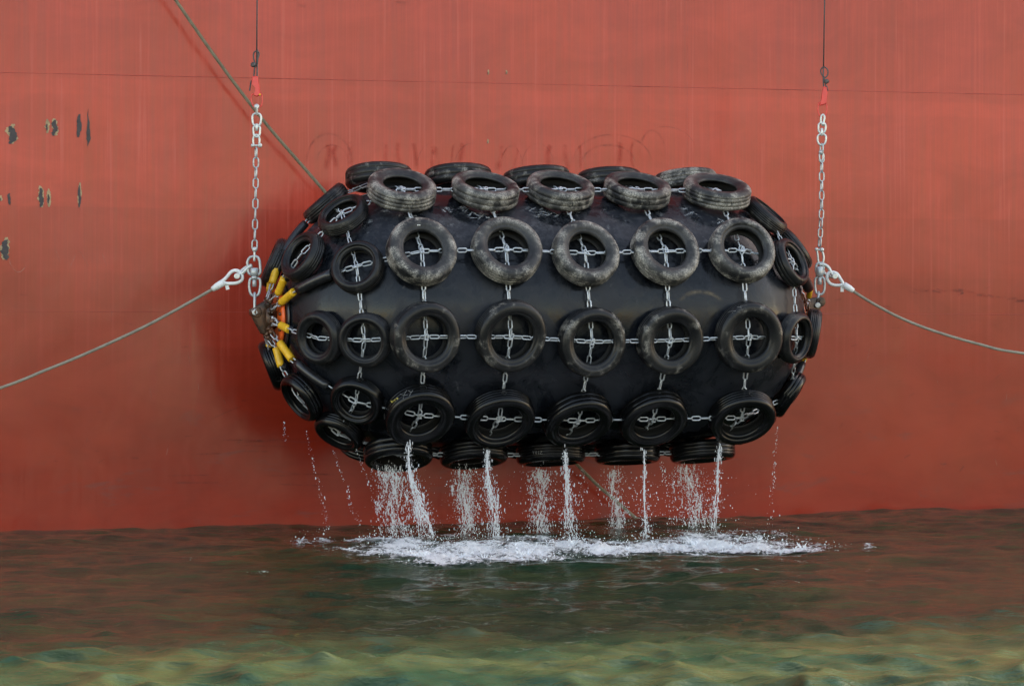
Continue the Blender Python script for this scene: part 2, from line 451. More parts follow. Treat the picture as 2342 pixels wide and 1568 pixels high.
def streak(b, soft, pts, w):      # soft-edged mark lying 2 mm off the plating
    p = smooth_path([(*hull_at(px, py), 0) for px, py in pts], 24)
    t = np.gradient(p, axis=0); t /= np.linalg.norm(t, axis=1)[:, None]; nn = np.c_[-t[:, 1], t[:, 0]]
    n = len(p); v = []
    for k, s in ((0, -1), (1, 0), (2, 1)):
        x = p[:, 0] + nn[:, 0] * w * s; z = p[:, 1] + nn[:, 1] * w * s
        v.append(np.stack([x, hull_y(x, z) - .0022 - LIFT[0], z], -1))
        e = np.minimum(np.minimum(np.arange(n), np.arange(n)[::-1]) / 4, 1)
        soft.append(e * (1 if s == 0 else 0))
    i = np.arange(n - 1)
    b.add(np.concatenate(v), np.r_[np.stack([i, i + 1, i + 1 + n, i + n], -1), np.stack([i, i + 1, i + 1 + n, i + n], -1) + n])
def marks(name, mat, items):
    for pts, w in items:
        LIFT[0] = (LIFT[0] + .00013) % .004
        b = MB(); soft = []; streak(b, soft, pts, w)
        o = on_ship(b.build(name, mat)); a = o.data.attributes.new("soft", 'FLOAT', 'POINT')
        a.data.foreach_set("value", np.concatenate(soft).astype(np.float32))
arc = lambda cx, cy, rx, ry, a0=180, a1=360: [(cx + rx * math.cos(R(a)), cy + ry * math.sin(R(a))) for a in np.linspace(a0, a1, 9)]
items = [(arc(752, 372, 52, 66), .022), (arc(760, 372, 36, 40), .012), (arc(1400, 370, 90, 62), .016), (arc(1392, 372, 60, 40), .02), (arc(1492, 360, 30, 62), .022),
         (arc(1520, 345, 70, 55, 250, 350), .008), (arc(1230, 380, 36, 52), .012), (arc(985, 378, 30, 48, 180, 270), .01), (arc(1080, 380, 40, 52, 190, 275), .012), (arc(1170, 380, 24, 46), .01),
         ([(450, 978), (500, 950), (560, 925)], .008)]
for k in range(16):
    x = 2075 + k * 17 + rnd.uniform(-8, 8); y = 660 + (k / 15) ** 2 * 30 + rnd.uniform(-6, 6)
    items.append(([(x, y), (x + rnd.uniform(12, 26), y + rnd.uniform(-4, 8))], rnd.uniform(.012, .03)))
for k in range(46):
    x = rnd.choice([rnd.uniform(20, 560), rnd.uniform(1900, 2330), rnd.uniform(1900, 2330)]); y = rnd.uniform(620, 1090) if x > 1000 else rnd.uniform(600, 1060)
    items.append(([(x, y), (x + rnd.uniform(5, 22), y - rnd.uniform(-4, 14))], rnd.uniform(.006, .02)))
for k in range(12):
    x = rnd.uniform(330, 700); y = rnd.uniform(1000, 1110); items.append(([(x, y), (x + rnd.uniform(60, 130), y + rnd.uniform(-4, 4))], rnd.uniform(.008, .016)))
items += [([(905, 5), (930, 8)], .03), ([(680, 12), (700, 16)], .03)]
marks("scuff_mark", M['scuff'], items)
marks("rubbed_streak", M['scrub'], [([(x + rnd.uniform(-4, 4), 322 + rnd.uniform(0, 12)), (x + rnd.uniform(-9, 9), 350), (x + rnd.uniform(-14, 14), 390)], rnd.uniform(.02, .055))
                                     for x in (752, 770, 800, 885, 912, 945, 985, 1000, 1040, 1060, 1150, 1175, 1262, 1290, 1325, 1420, 1445)])
sc = [([(20 + 0, 590), (28, 612), (45, 622), (62, 606)], .004), ([(160, 612), (172, 585), (182, 575), (192, 590), (205, 612)], .004), ([(233, 578), (245, 610)], .003), ([(128, 572), (137, 600)], .003)]
for k in range(30):
    x = rnd.uniform(0, 2342); y = rnd.uniform(560, 1050)
    if 600 < x < 1880: continue
    sc.append(([(x, y), (x + rnd.uniform(-6, 6), y + rnd.uniform(8, 30))], .003))
marks("scratch", M['scratch'], sc)

# ------------------------------------------------------------------ water
waves = []
for _ in range(110):
    lam = math.exp(rnd.uniform(math.log(.9), math.log(6.5))); th = rnd.gauss(0, .6) + R(262)
    waves.append((lam, th, rnd.uniform(0, 6.283), .0018 * lam ** .75, 0))
for _ in range(150):
    lam = math.exp(rnd.uniform(math.log(.24), math.log(.95))); th = rnd.gauss(0, .75) + R(255)
    waves.append((lam, th, rnd.uniform(0, 6.283), .0013 * (lam / .4) ** .9, 1))
def chop(y):                  # the lee of the hull is calmer than the open water
    return np.interp(y, [14, 18, 21, 24, 28, 36], [1.9, 1.6, 1.0, .55, .50, .62])
def wave_xyz(x, y):
    h = .085 * np.exp(-((x - 6.6) / 2.3) ** 2 - ((y - 35.6) / 1.6) ** 2); dx = np.zeros_like(h); dy = np.zeros_like(h); c_ = chop(y)
    for lam, th, ph, a, kind in waves:
        k = 2 * math.pi / lam; p = k * (x * math.cos(th) + y * math.sin(th)) + ph; A = a * c_ if kind else a * (.5 + .5 * np.minimum(c_, 1.2))
        h = h + A * np.sin(p); w = A * np.cos(p) * (1.0 if kind else .7); dx = dx + w * math.cos(th); dy = dy + w * math.sin(th)
    return dx, dy, h
def wave_h(x, y): return wave_xyz(x, y)[2]
def wgrid():
    xs = np.concatenate([-np.geomspace(1500, 8.2, 40), np.linspace(-8, 9, 480), np.geomspace(9.2, 1500, 40)])
    ys = np.concatenate([-np.geomspace(1500, 4, 40), np.linspace(-2, 13.6, 30), np.linspace(13.9, 37.5, 640), np.geomspace(37.7, 1500, 40)])
    gx, gy = np.meshgrid(xs, ys)
    fall = np.clip((12 - np.abs(gx - .5)) / 3.5, 0, 1) * np.clip((gy - 10) / 4, 0, 1) * np.clip((41 - gy) / 4, 0, 1)
    idx = np.arange(gx.size).reshape(gx.shape)
    wx, wy, wz = wave_xyz(gx, gy)
    return np.stack([gx + wx * fall, gy + wy * fall, wz * fall], -1).reshape(-1, 3), np.stack([idx[:-1, :-1], idx[:-1, 1:], idx[1:, 1:], idx[1:, :-1]], -1).reshape(-1, 4)
b = MB(); b.add(*wgrid()); tag(b.build("water", M['water']), "rippled dark green harbour water in front of the red hull", None, kind="structure")

# ------------------------------------------------------------------ fender
fender = thing("floating_fender", "giant black rubber fender hanging level above the water", "ship fender", FC - np.array([0, 0, RB]))
FMX = Matrix([(AX[i], -NF[i], UP[i], FC[i]) for i in range(3)] + [(0, 0, 0, 1)])
def prof_body():
    p = []
    for k in range(0, 29): a = R(86 - k * 3.07 if k < 28 else 0); p.append((-X0 - RB * math.sin(a), RB * math.cos(a)))
    for k in range(1, 24): p.append((-X0 + 2 * X0 * k / 24, RB + .006 * math.sin(k * 2.1)))
    p += [(-x, r) for x, r in p[:29][::-1]]
    return np.array(p)
pb = prof_body(); seg = 128; b = MB(); v = []
for i in range(seg):
    a = 2 * math.pi * i / seg; v.append(np.c_[pb[:, 0], -pb[:, 1] * math.cos(a), pb[:, 1] * math.sin(a)])
n = len(pb); qq = []
for i in range(seg):
    j = (i + 1) % seg
    for k in range(n - 1): qq.append((i * n + k, i * n + k + 1, j * n + k + 1, j * n + k))
b.add(np.concatenate(v), qq)
o = o_body = b.build("rubber_body", M['body']); o.matrix_world = FMX
o.parent = fender; o.matrix_parent_inverse = fender.matrix_basis.inverted(); o.matrix_basis = FMX
for s in (-1, 1):
    b = MB(); b.cyl(F(s * 3.33, 0, 0), F(s * 3.385, 0, 0), .36, 40, .05); pl = b.build("end_plate", M['orange'], fender)
    b = MB(); b.cyl(F(s * 3.30, 0, 0), F(s * 3.335, 0, 0), .44, 40, .05); b.build("end_flange", M['hose'], fender)
    b = MB()
    b.cyl(F(s * 3.38, 0, 0), F(s * 3.52, 0, 0), .13, 18)
    for k in range(10):
        a = theta(k); b.cyl(F(s * 3.44, .10, a), F(s * 3.50, .21, a), .034, 10)
        b.ball(F(s * 3.47, .23, a), .036)
    # towing lug out to the shackle pin
    pin = P(584, 714, 31.08) if s < 0 else P(1873, 690, 33.45)
    c0 = F(s * 3.46, 0, 0); e = unit(pin - c0); sd_ = UP
    for w0 in (-.05, .05):
        of = np.cross(e, sd_) * w0
        b.prism([c0 + sd_ * .17 + of, c0 - sd_ * .20 + of, c0 + e * .10 - sd_ * .22 + of, pin - sd_ * .06 + e * .05 + of, pin + e * .075 + of, pin + sd_ * .065 + of, c0 + e * .05 + sd_ * .19 + of], np.cross(e, sd_) * .022, .06)
    b.build("towing_bracket", M['rusty'], fender)
    for k in range(10):
        a = theta(k); p = F(s * 3.47, .23, a); d = unit(F(s * 3.41, .40, a) - p); t_ = unit(np.cross(d, AX)); b = MB()
        b.tube(smooth_path([p + t_ * .034, p + d * .06 + t_ * .038, p + d * .105, p + d * .06 - t_ * .038, p - t_ * .034], 20), .012, 7)
        b.cyl(p - t_ * .056, p + t_ * .060, .015, 8); b.build("lug_shackle", M['rusty'] if k % 3 else M['zinc'], fender)
    b = MB(); b.cyl(pin + np.cross(e, sd_) * -.115, pin + np.cross(e, sd_) * .115, .040, 6); b.cyl(pin - np.cross(e, sd_) * .09, pin + np.cross(e, sd_) * .09, .062, 16); b.build("pin_nut", M['rusty'], fender)
    b = MB()
    for k in range(10):
        a = theta(k) + R(18); b.cyl(F(s * 3.38, .30, a), F(s * 3.41, .30, a), .02, 8)
    b.build("plate_bolt", M['rusty'], pl)

# ------------------------------------------------------------------ tyres
def tyre_profile(Ro, Rh, w, groove=.008, nt_=4):
    p = []
    add = lambda r, z: p.append((r, z))
    z0, z1 = -w, 0.0
    e = .035 * Ro / .41
    add(Rh, z0 + .05); add(Rh - .002, z0 + .03); add(Rh + .02, z0 + .012); add(Rh + .09 * Ro / .41, z0 - .0); add(Ro - 1.4 * e, z0 + .004); add(Ro - .5 * e, z0 + .016); add(Ro - .1 * e, z0 + .035)
    zs_ = np.linspace(z0 + .045, z1 - .045, nt_ * 2 + 1)
    add(Ro, zs_[0] - .004)
    for k in range(nt_):
        za = zs_[2 * k + 1]; add(Ro + .001, za - .005); add(Ro - groove, za - .0035); add(Ro - groove, za + .0035); add(Ro + .001, za + .005)
    add(Ro - .001, z1 - .050); add(Ro - .008, z1 - .034); add(Ro - .022, z1 - .017); add(Ro - .044 * Ro / .41, z1 - .005); add(Ro - .072 * Ro / .41, z1)
    add(Ro - .105 * Ro / .41, z1 - .002); add(Rh + .05, z1 - .014); add(Rh + .032, z1 - .024); add(Rh + .026, z1 - .024); add(Rh + .013, z1 - .034); add(Rh + .003, z1 - .046); add(Rh, z1 - .062)
    # hollow inside
    add(Rh + .05, z1 - .060); add(Ro - .05, z1 - .05); add(Ro - .025, z1 - w * .35); add(Ro - .025, z1 - w * .65); add(Ro - .05, z0 + .04); add(Rh + .05, z0 + .05)
    return p
def tyre_mesh(Ro, Rh, w, seed, mat, groove, ribs=4):
    r_ = random.Random(seed); b = MB()
    c = [(r_.uniform(-.014, .014), r_.uniform(0, 6.28), k) for k in (2, 3)]
    pr_ = tyre_profile(Ro, Rh, w, groove, ribs); np_ = len(pr_)
    b.revolve(pr_, 80, lambda a: sum(x * math.sin(k * a + y) for x, y, k in c))
    nq = sum(len(x) for x in b.q)
    for k in range(4):        # the holes cut in the tread for the chains
        a = k * math.pi / 2; d = np.array([math.cos(a), math.sin(a), 0]); tt = np.array([-d[1], d[0], 0])
        m_ = 14; ang = np.arange(m_) * 2 * math.pi / m_
        hv = [d * (Ro + .004) + tt * (.036 * math.cos(x)) + np.array([0, 0, -w * .52 + .036 * math.sin(x)]) for x in ang]
        b.add(hv + [d * (Ro - .012) + np.array([0, 0, -w * .52])], None, [(m_, i, (i + 1) % m_) for i in range(m_)])
    me = b.mesh("tyre", [mat, M['hole']])
    mi = np.zeros(len(me.polygons), np.int32); mi[nq:] = 1; kq = np.arange(nq) % np_; mi[:nq][(kq >= np_ - 7)] = 1
    me.polygons.foreach_set("material_index", mi); return me
BIG, SMALL = (.412, .240, .235), (.312, .184, .185)
LIB = {}
def lib(size, mat, var):
    k = (size, mat, var)
    if k not in LIB:
        d = BIG if size == 'big' else SMALL
        LIB[k] = tyre_mesh(d[0], d[1] + (.0, .012, -.010, .006, -.004, .014)[var], d[2], var * 7 + len(mat), M[mat], ((.0014, .0008, .0012, .0006, .001, .0014) if mat == 'wet' else (.003, .0012, .002, .001, .0022, .003) if mat != 'dusty' else (.002, .001, .0025, .0008, .002, .004))[var], (3, 2, 3, 2, 3, 4)[var])
    return LIB[k]
def set_tyre(size, mat, pos, nrm, label, group, scale=1.0, tilt=2.0):
    z = unit(nrm + np.array([rnd.gauss(0, R(tilt)) for _ in range(3)]))
    x = unit(AX - np.dot(AX, z) * z); y = np.cross(z, x)
    a = R(rnd.uniform(-5, 5)); x, y = math.cos(a) * x + math.sin(a) * y, -math.sin(a) * x + math.cos(a) * y
    o = bpy.data.objects.new("tyre", lib(size, mat, rnd.randrange(6))); C.objects.link(o)
    o.matrix_world = Matrix([(x[i] * scale, y[i] * scale, z[i], pos[i]) for i in range(3)] + [(0, 0, 0, 1)])
    tag(o, label, "tyre", group); return o
def solve(f, target, p0):      # move along the surface until the tyre sits where it was measured
    p = np.array(p0, float)
    for _ in range(8):
        r = proj(f(*p)) - target; J = np.c_[(proj(f(p[0] + 1e-4, p[1])) - proj(f(*p))) / 1e-4, (proj(f(p[0], p[1] + 1e-4)) - proj(f(*p))) / 1e-4]
        p = p - np.clip(np.linalg.solve(J, r), -.2, .2)
    return p
TF = RB + .012 + BIG[2]
obs = {1: [(922, 414), (1113, 415), (1285, 415), (1461, 415), (1643, 418)], 2: [(970, 564), (1165, 560), (1347, 569), (1530, 564), (1705, 562)],
       3: [(981, 773), (1176, 773), (1362, 785), (1541, 782), (1722, 774)], 4: [(964, 964), (1147, 973), (1328, 977), (1500, 973), (1702, 970)],
       5: [(912, 1058), (1085, 1060), (1260, 1060), (1436, 1058), (1608, 1053)]}
COLW = ["leftmost", "second from left", "middle one", "second from right", "rightmost"]
ROWW = {0: ("dusty", "dusty tyre, %s of the row peeking over the fender top against the hull"),
        1: ("dusty", "dusty scuffed tyre, %s of five lying on the fender's upper shoulder"),
        2: ("dusty", "scuffed tyre, %s in the upper of the fender's two face-on rows"),
        3: ("worn", "dark tyre, %s in the lower of the fender's two face-on rows"),
        4: ("wet", "wet black tyre, %s in the dripping row below the face-on rows"),
        5: ("wet", "wet black tyre, %s of five hanging under the fender bottom"),
        6: ("wet", "wet tyre, %s of the hidden row behind the bottom tyres")}
TY = {}; tyre_objs = {}
for row in range(7):
    for c in range(5):
        ax, th = c - 2 + rnd.uniform(-.02, .02), theta(row)
        if row in obs: ax, th = solve(lambda a, t: F(a, TF, t), np.array(obs[row][c]), (c - 2, th))
        if row in (0,): ax += .0
        TY[row, c] = (ax, th)
        mat = ROWW[row][0]
        if row == 0 and c < 4: mat = 'worn'
        if row == 3 and c == 0: mat = 'clean'
        tyre_objs[row, c] = set_tyre('big', mat, F(ax, TF + (.04 if row == 0 else 0), th), rad(th), ROWW[row][1] % COLW[c], "large tyres around the fender", rnd.uniform(.975, 1.025), 1.6)
TS = RB + .012 + SMALL[2]
DW = {(-1, 0): "worn small tyre edge-on at the fender's upper left shoulder by the rope", (-1, 1): "small tyre on fender's left end, beside leftmost tyre of the upper shoulder",
      (-1, 2): "scuffed small tyre on left end, left of the upper face-on row", (-1, 3): "clean small tyre on left end, left of the lower face-on row",
      (-1, 4): "wet small tyre on left end where the long black hose ends", (-1, 5): "wet small tyre low on left end, beside leftmost bottom tyre",
      (1, 0): "small dark tyre behind the upper right shoulder tyre", (1, 1): "small dusty tyre on right shoulder seen nearly edge-on", (1, 2): "small tyre with pale scrape, right of the upper face-on row",
      (1, 3): "small grey tyre with torn rim, right of the lower face-on row", (1, 4): "wet small tyre low on right end tilted downward", (1, 5): "wet small tyre lowest on right end, behind the dripping row"}
dobs = {(-1, 1): (777, 478), (-1, 2): (812, 604), (-1, 3): (830, 780), (-1, 4): (810, 926), (-1, 5): (768, 1001), (1, 1): (1769, 468), (1, 2): (1822, 594), (1, 3): (1832, 775), (1, 4): (1818, 915)}
DY = {}
for (s, row), lb in DW.items():
    ph, th = 33.0, theta(row)
    if (s, row) in dobs:
        f = lambda p_, t_: dome(s, p_ * 40, TS - RB, t_)
        u_ = solve(f, np.array(dobs[s, row]), (ph / 40, th)); ph, th = u_[0] * 40, u_[1]
    DY[s, row] = (ph, th)
    nr = math.sin(R(ph)) * s * AX + math.cos(R(ph)) * rad(th)
    set_tyre('small', 'wet' if row > 3 else ('clean' if row == 3 and s < 0 else ('worn' if row < 2 else 'clean')), dome(s, ph, TS - RB, th), nr, lb, "small tyres on the fender's rounded ends", 1.0, 2)
EW = {(-1, 1): "small tyre nearest the yellow sleeves, above the left end plate", (-1, 3): "clean small tyre with one chain across, right of the left end plate", (-1, 5): "wet small tyre low on left end under the yellow sleeves",
      (-1, 7): "small tyre seen edge-on at far lower left of the fender", (-1, 9): "small tyre seen edge-on behind the left hanging chain",
      (1, 1): "dark small tyre edge-on beside the right hanging chain", (1, 3): "small tyre edge-on below the right hanging chain's pin", (1, 5): "wet small tyre edge-on at lower right rim of the fender"}
eobs = {(-1, 1): (679, 578), (-1, 3): (720, 775), (-1, 5): (676, 918), (-1, 9): (613, 590), (-1, 7): (606, 848), (1, 1): (1850, 565), (1, 3): (1877, 765)}
EY = {}
for (s, row), lb in EW.items():
    ph, th = 55.0, theta(row)
    if (s, row) in eobs:
        f = lambda p_, t_: dome(s, p_ * 40, TS - RB, t_)
        u_ = solve(f, np.array(eobs[s, row]), (ph / 40, th))
        if abs(u_[0] * 40 - ph) < 16 and abs(u_[1] - th) < .5: ph, th = u_[0] * 40, u_[1]
        else: print("end tyre off", s, row, u_[0] * 40, math.degrees(u_[1] - th))
    EY[s, row] = (ph, th)
    nr = math.sin(R(ph)) * s * AX + math.cos(R(ph)) * rad(th)
    set_tyre('small', 'wet' if row in (5, 7) else 'clean', dome(s, ph, TS - RB, th), nr, lb, "small tyres on the fender's rounded ends", 1.0, 2)

# chalk marks on tyres and rub marks on the body, laid on the surface they were made on
bpy.context.view_layer.update()
def on_surface(o, px, py, lift):
    inv = o.matrix_world.inverted(); org = Vector((0, 0, H)); d = Vector(P(px, py, 1.0)) - org
    ok, loc, nr, _ = o.ray_cast(inv @ org, (inv.to_3x3() @ d).normalized())
    return (np.array(o.matrix_world @ loc) + lift * np.array((o.matrix_world.to_3x3() @ nr).normalized()), np.array((o.matrix_world.to_3x3() @ nr).normalized())) if ok else None
def stroke(o, name, mat, sets, r):
    for st in sets:
        p = [x[0] for x in (on_surface(o, px, py, .0015) for px, py in st) if x is not None]
        if len(p) < 2: print('missed stroke', name, st); continue
        b = MB(); b.tube(smooth_path(p, 12), r, 6); c = b.build(name, mat); c.parent = o; c.matrix_parent_inverse = o.matrix_world.inverted()
def src(ox, oy, sc, sets): return [[((ox + x / sc) * .97583, (oy + y / sc) * .97583) for x, y in st] for st in sets]
stroke(tyre_objs[4, 0], "chalk_mark", M['chalkdim'], src(890, 890, 19.5, [[(930, 640), (1100, 690), (1280, 680)], [(1240, 470), (1140, 640), (1070, 870)], [(1310, 480), (1430, 570)], [(1520, 470), (1430, 600), (1360, 730)]]), .0028)
stroke(tyre_objs[4, 0], "crayon_mark", M['ychalk'], src(890, 890, 19.5, [[(515, 950), (560, 1020), (640, 930)], [(715, 870), (685, 930), (720, 960)], [(780, 830), (800, 890), (835, 850), (800, 820)]]), .0042)
stroke(tyre_objs[3, 4], "chalk_mark", M['chalkdim'], src(1690, 700, 22.4, [[(330, 715), (550, 660), (770, 640)], [(620, 510), (610, 750)], [(840, 440), (1010, 435)], [(1030, 370), (1045, 500)]]), .0026)
stroke(tyre_objs[5, 2], "chalk_mark", M['chalkdim'], src(1200, 1030, 19.5, [[(960, 510), (990, 640)], [(1050, 505), (1090, 640)], [(1130, 510), (1120, 650)], [(1230, 510), (1200, 570), (1230, 660)], [(1290, 510), (1370, 520), (1280, 640), (1390, 640)]]), .0026)
stroke(tyre_objs[2, 0], "white_tag", M['white'], src(780, 350, 5.41, [[(1070, 961), (1085, 961)], [(1092, 961), (1108, 961)]]), .007)
body = o_body
def body_mark(name, mat, px, w):
    hit = [on_surface(body, x, y, .003) for x, y in smooth_path([(*p, 0) for p in px], 14)[:, :2]]
    hit = [h for h in hit if h is not None]
    if len(hit) < 3: return
    p = np.array([h[0] for h in hit]); nn = np.array([h[1] for h in hit]); t = np.gradient(p, axis=0); sd2 = np.cross(t, nn); sd2 /= np.linalg.norm(sd2, axis=1)[:, None] + 1e-9
    n = len(p); v = np.concatenate([p - sd2 * w, p, p + sd2 * w]); i = np.arange(n - 1)
    q = np.stack([i, i + 1, i + 1 + n, i + n], -1); e = np.minimum(np.minimum(np.arange(n), np.arange(n)[::-1]) / 3, 1)
    b = MB(); b.add(v, np.r_[q, q + n]); o = b.build(name, mat, fender)
    a = o.data.attributes.new("soft", 'FLOAT', 'POINT'); a.data.foreach_set("value", np.concatenate([e * 0, e, e * 0]).astype(np.float32))
for cx, cy, n_ in ((1058, 478, 5), (1085, 492, 6), (1108, 505, 3), (1228, 478, 3), (1238, 490, 6), (1268, 498, 2), (1015, 475, 4), (1590, 492, 3), (1655, 505, 4), (1560, 482, 2)):
    for _ in range(n_):
        x = cx + rnd.uniform(-16, 16); y = cy + rnd.uniform(-8, 8); a = rnd.uniform(-.9, .7); l = rnd.uniform(5, 13)
        body_mark("salt_scuff", M['bscuff'], [(x - l * math.cos(a), y - l * math.sin(a)), (x, y + rnd.uniform(-2, 2)), (x + l * math.cos(a), y + l * math.sin(a))], rnd.uniform(.010, .026))
body_mark("mud_smear", M['mud'], [(1552, 690), (1572, 674), (1600, 667), (1630, 673), (1655, 690)], .035)
for k in range(26):
    x = rnd.uniform(900, 1700); y = rnd.choice([rnd.uniform(640, 700), rnd.uniform(480, 520), rnd.uniform(845, 880)]); a = rnd.gauss(1.5, .5); l = rnd.uniform(6, 26)
    body_mark("rub_mark", M['rub'], [(x, y), (x + l * .5 * math.cos(a) + rnd.uniform(-3, 3), y + l * .5 * math.sin(a)), (x + l * math.cos(a), y + l * math.sin(a))], rnd.uniform(.006, .02))
for arc_ in ([(752, 672), (770, 690), (772, 715), (752, 735)], [(720, 700), (742, 690), (765, 700)], [(905, 655), (880, 690), (868, 720)], [(820, 520), (850, 535), (872, 560)]):
    body_mark("rub_mark", M['rub'], arc_, .006)

# ------------------------------------------------------------------ chain net
net = thing("chain_net", "galvanised chain net threading every tyre on the black fender", "chain net", FC - np.array([0, 0, RB]))
def outward(p):
    d = p - FC; a = np.dot(d, AX); a2 = max(-X0, min(X0, a)); return unit(d - a2 * AX)
DC = .138                     # chain height above the rubber inside a tyre
def surf(p, lo=.03):          # keep a chain on or above the rubber
    d = p - FC; a = np.dot(d, AX); c = FC + max(-X0, min(X0, a)) * AX; r = np.linalg.norm(p - c)
    return p if r > RB + lo else c + (p - c) / r * (RB + lo)
def drape(pts, n=14):
    out = []
    for a, b_ in zip(pts[:-1], pts[1:]): out += [surf(a + (b_ - a) * k / n) for k in range(n)]
    return np.array(out + [pts[-1]])
def dpt(s, ph, th, d=DC): return dome(s, ph, d, th)
for c in range(5):            # hoops
    pts = [F(TY[r_, c][0] + rnd.uniform(-.01, .01), RB + DC, TY[r_, c][1]) for r_ in range(7)]
    pts = [F(c - 2, RB + .04, theta(-1)), F(c - 2, RB + .04, theta(-.5))] + pts + [F(c - 2, RB + .04, theta(7))]
    b = MB(); chain(b, drape(pts), outward); b.build("hoop_chain", M['chain'], net)
for s in (-1, 1):
    pts = [dpt(s, *DY[s, r_]) for r_ in range(6)]
    b = MB(); chain(b, drape(pts), outward, L=.115, Wd=.055, r=.008); b.build("hoop_chain", M['chain'], net)
def sleeve(name, a, b_, r, mat, parent, bend=0.0):
    b = MB(); a = np.asarray(a); b_ = np.asarray(b_); k = outward((a + b_) / 2) * bend
    p = [a + (b_ - a) * t + k * 4 * t * (1 - t) for t in np.linspace(0, 1, 9)]
    e = (p[1] - p[0]) * .04; b.tube([p[0] - e] + p + [p[-1] + e], [r * .7] + [r] * 9 + [r * .7], 16); return b.build(name, mat, parent)
for row in range(-1, 8):
    mid = [F(TY[row, c][0], RB + DC, TY[row, c][1]) for c in range(5)] if (row, 0) in TY else []
    parts = {}
    for s in (-1, 1):
        th = theta(row); k9 = (s, row % 10)
        hub = F(s * 3.47, .24, th)
        pts = []
        if (s, row) in DY: pts.append(dpt(s, *DY[s, row]))
        if k9 in EY:
            e = EY[k9]; pts += [dpt(s, e[0], e[1])]
            ya, yb = F(s * 3.36, .60, e[1]), F(s * 3.40, .37, e[1])
        else:
            t2 = DY[s, row][1] if (s, row) in DY else th
            t2 = (t2 + th) / 2
            ya, yb = F(s * 3.31, .70, t2), F(s * 3.40, .42, t2)
            if (s, row) in DY:
                sleeve("rubber_sleeve", dpt(s, 45, t2, .075), dpt(s, 63, t2, .085), .052 if row != 2 else .066, M['hose'], net, .02)
            pts += [dpt(s, 47, t2, .07), dpt(s, 62, t2, .085)]
        pts += [ya, yb, hub]
        if k9 in EY: sleeve("rubber_sleeve", dpt(s, 68, EY[k9][1], .07), ya, .048, M['hose'], net)
        sleeve("yellow_sleeve", ya, yb if s < 0 else ya + (yb - ya) * .6, .047 if s < 0 else .036, M['yellow'], net)
        parts[s] = pts
    pl = parts[-1][::-1] + mid + parts[1] if mid else None
    if pl: b = MB(); chain(b, drape(pl), outward); b.build("lengthwise_chain", M['chain'], net)
    else:
        for s in (-1, 1): b = MB(); chain(b, np.array(parts[s]), outward); b.build("lengthwise_chain", M['chain'], net)
for r_ in range(1, 5):        # joining shackles at the crossings
    for c in range(5):
        p = F(TY[r_, c][0], RB + DC + .022, TY[r_, c][1]); u_ = unit(UP - np.dot(UP, rad(TY[r_, c][1])) * rad(TY[r_, c][1])); b = MB()
        u_, w_ = unit(u_ + rnd.gauss(0, .35) * AX), AX
        b.tube(smooth_path([p - u_ * .034 - w_ * .015, p + u_ * .02 - w_ * .017, p + u_ * .04, p + u_ * .02 + w_ * .017, p - u_ * .034 + w_ * .015], 20), .0065, 6)
        b.cyl(p - u_ * .03 - w_ * .026, p - u_ * .03 + w_ * .026, .008, 8)
        b.build("joining_shackle", M['chain'], net)

# ------------------------------------------------------------------ lifting gear and mooring wires
def frame(ox, oy, sc, Y):     # a place in one enlarged view of the photo -> world point
    return lambda x, y, d=0.0: P((ox + x / sc) * .97583, (oy + y / sc) * .97583, Y + d)
YL, YR = 31.08, 33.45
PXL, PXR = YL / FPX, YR / FPX
def ring(b, f, pts, r, n=48): b.tube(smooth_path([f(*p) for p in pts], n, True), r, 8, closed=True)
def bar(b, f, pts, r, n=30): b.tube(smooth_path([f(*p) for p in pts], n), r, 8)
# left lower set
fl = frame(460, 580, 9.8, YL); fu = frame(540, 90, 5.6, YL)
cl = thing("hanging_chain", "grey hanging chain holding up the fender's left end", "chain", fl(1345, 1490), "hanging chains at the fender ends")
b = MB(); chain(b, np.array([fu(337, 1430), P(584.5, 450, YL), fl(1338, 60)]), (.35, -1, 0), L=.139, Wd=.080, r=.0105, tw=0, jit=9); b.build("chain_links", M['zinc'], cl)
b = MB(); ring(b, fl, [(1190, 440), (1172, 350), (1210, 250), (1270, 212), (1340, 205), (1410, 222), (1455, 310), (1470, 480), (1468, 580), (1420, 625), (1330, 640), (1240, 615), (1195, 560)], .0165)
b.cyl(fl(1335, 470), fl(1335, 650), .050, 14); ring(b, fl, [(1228, 760), (1260, 712), (1340, 705), (1430, 712), (1468, 760), (1470, 900), (1440, 1050), (1390, 1105), (1345, 1115), (1300, 1105), (1245, 1045), (1218, 900)], .0165)
b.cyl(fl(1335, 650), fl(1335, 730), .040, 12); b.cyl(fl(1335, 730), fl(1335, 900), .027, 6); b.build("swivel", M['zinc'], cl)
b = MB(); bar(b, fl, [(1340, 1470, -.055), (1340, 1250, -.05), (1342, 1080, -.03), (1342, 1045, 0), (1345, 1080, .03), (1345, 1250, .05), (1345, 1470, .055)], .0165)
b.cyl(fl(1345, 1488, -.105), fl(1345, 1488, .09), .034, 14); b.ball(fl(1345, 1470, -.055), .045); b.build("lower_shackle", M['zinc'], cl)
b = MB(); b.ball(fl(1340, 45), .032); bar(b, fl, [(1340, 60), (1335, 290), (1335, 250, .03)], .014); b.build("small_shackle", M['pale'], cl)
b = MB(); ring(b, fu, [(345, 985), (388, 1000), (403, 1050), (388, 1130), (345, 1142), (302, 1130), (288, 1050), (302, 1000)], .0135)
ring(b, fu, [(305, 1165), (345, 1158), (385, 1165), (388, 1220), (380, 1270), (345, 1295), (310, 1270), (302, 1220)], .0135); b.cyl(fu(345, 1120), fu(345, 1215), .018, 8)
b.build("swivel", M['pale'], cl)
